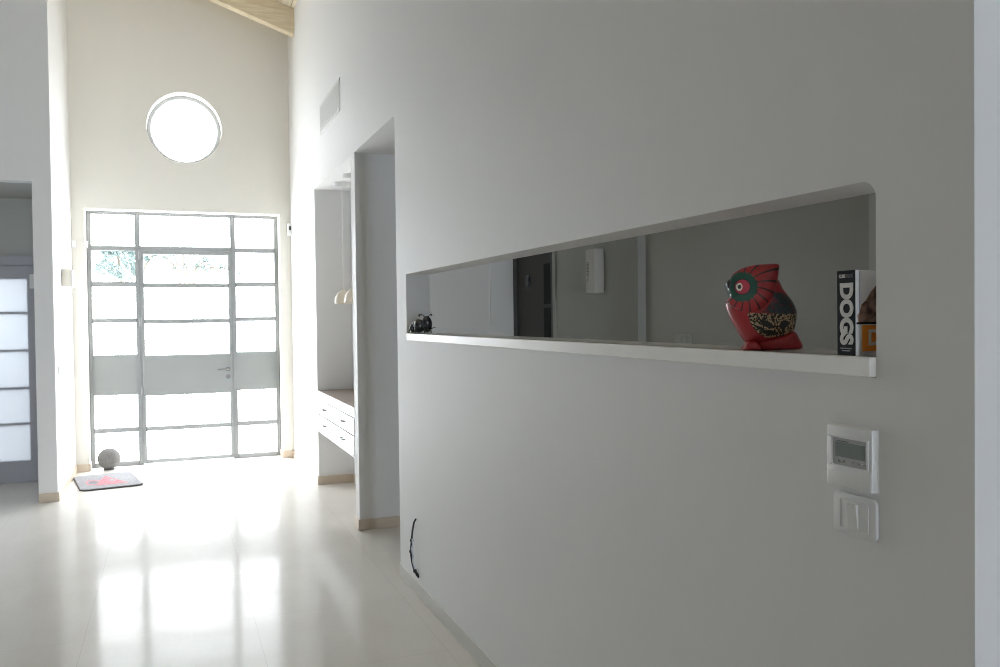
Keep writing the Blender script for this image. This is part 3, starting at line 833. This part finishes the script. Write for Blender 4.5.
for (px_, py_, qx, qy) in ((.045, -.015, .082, -.02), (-.02, -.03, -.03, -.045), (-.05, -.02, -.07, -.035), (.02, -.028, .024, -.04), (-.02, .03, -.03, .045), (.03, .026, .04, .04)):
    b = MB()
    if qx > .08: b.tube([(px_, py_, .024), (.060, -.017, .028), (qx, qy, .034)], [.004, .0032, .0015], 8)
    else: b.tube([(px_, py_, .03), ((px_ + qx) / 2, (py_ + qy) / 2, .032), (qx, qy, .002)], [.004, .0035, .003], 8)
    b.build('leg', 'gunmetal', fg, smooth=60, local=True)

# ------------------------------------------------------------------ outside
b = MB(); b.box(-40, 40, 10.2, 80, -.16, -.06); struct(b.build('ground', 'ground'))
b = MB(); b.box(-4.2, -1.5, 10.7, 10.85, -.06, 1.35); struct(b.build('wall_pane_dimmer', 'pane_dimmer'))  # unseen low wall, added to block sky so alcove panes darken downwards
def tree(name, label, loc, branches, clusters, per, leafsize):
    t = thing(name, loc, label, 'tree', group='trees outside the entrance')
    b = MB()
    for pts, r0 in branches:
        m_ = len(pts); b.tube(pts, [r0 * (1 - .75 * i / (m_ - 1)) for i in range(m_)], 7)
    b.build('trunk', 'bark', t, smooth=60)
    b = MB()
    for (c_, rad) in clusters:
        for _ in range(per):
            d = V((random.gauss(0, 1), random.gauss(0, 1), random.gauss(0, 1))).normalized() * rad * random.random() ** .45
            p = V(c_) + d
            a = V((random.uniform(-1, 1), random.uniform(-1, 1), random.uniform(-1, 1))).normalized()
            e = a.cross(V((random.uniform(-1, 1), random.uniform(-1, 1), random.uniform(-1, 1)))).normalized()
            L = leafsize * random.uniform(.7, 1.4)
            vs = [b.bm.verts.new(p + q) for q in (-a * L, e * L * .4, a * L, -e * L * .4)]
            b.bm.faces.new(vs)
    b.build('foliage', 'leaf', t)
YT = 24.0
cl = []
for _ in range(40): cl.append(((random.uniform(-1.75, -.75), YT + random.uniform(-.6, .6), random.uniform(2.75, 3.6)), random.uniform(.12, .26)))
for _ in range(10): cl.append(((random.uniform(-.6, .1), YT + random.uniform(-.3, .3), random.uniform(3.1, 3.6)), random.uniform(.08, .18)))
tree('olive_tree', 'leafy tree outside, behind the clear panes at the left of the door', (-1.1, YT, -.06),
     [([(-1.1, YT, -.06), (-1.05, YT, 1.2), (-1.2, YT, 2.4), (-1.3, YT, 3.5)], .11), ([(-1.1, YT, 1.8), (-.8, YT, 2.7), (-.4, YT, 3.4)], .06)], cl, 70, .05)
br = []; cl2 = []
for k in range(9):
    x0_ = random.uniform(.25, .4); dx_ = -.35 + k * .17
    pts = [(x0_, YT - 1, 1.9), (x0_ + dx_ * .25, YT - 1, 2.55), (x0_ + dx_ * .6, YT - 1, 3.0 - abs(dx_) * .1), (x0_ + dx_, YT - 1, 3.25 - abs(dx_) * .35), (x0_ + dx_ * 1.35, YT - 1, 3.4 - abs(dx_) * .6)]
    br.append((pts, .038))
    for p in pts[2:]: cl2.append((p, .13))
br.append(([(.32, YT - 1, -.06), (.30, YT - 1, 1.0), (.33, YT - 1, 1.95)], .05))
tree('sparse_tree', 'thin arching tree outside, behind the clear pane of the door leaf', (.32, YT - 1, -.06), br, cl2, 30, .045)

# ------------------------------------------------------------------ world and exposure
w = bpy.data.worlds.new('sky'); S.world = w; w.use_nodes = True
nt = w.node_tree; bg = nt.nodes['Background']
bg.inputs[0].default_value = (.92, .96, 1, 1); bg.inputs[1].default_value = 11
S.view_settings.view_transform = 'Standard'; S.view_settings.look = 'None'
S.view_settings.gamma = 1; S.view_settings.exposure = 0.1; S.view_settings.use_curve_mapping = False
S.cycles.use_denoising = True; S.cycles.denoising_prefilter = 'ACCURATE'
S.cycles.pixel_filter_type = 'BLACKMAN_HARRIS'; S.cycles.filter_width = 1.0
S.cycles.max_bounces = 14; S.cycles.diffuse_bounces = 10; S.cycles.glossy_bounces = 6; S.cycles.transparent_max_bounces = 12
S.cycles.caustics_reflective = False; S.cycles.caustics_refractive = False
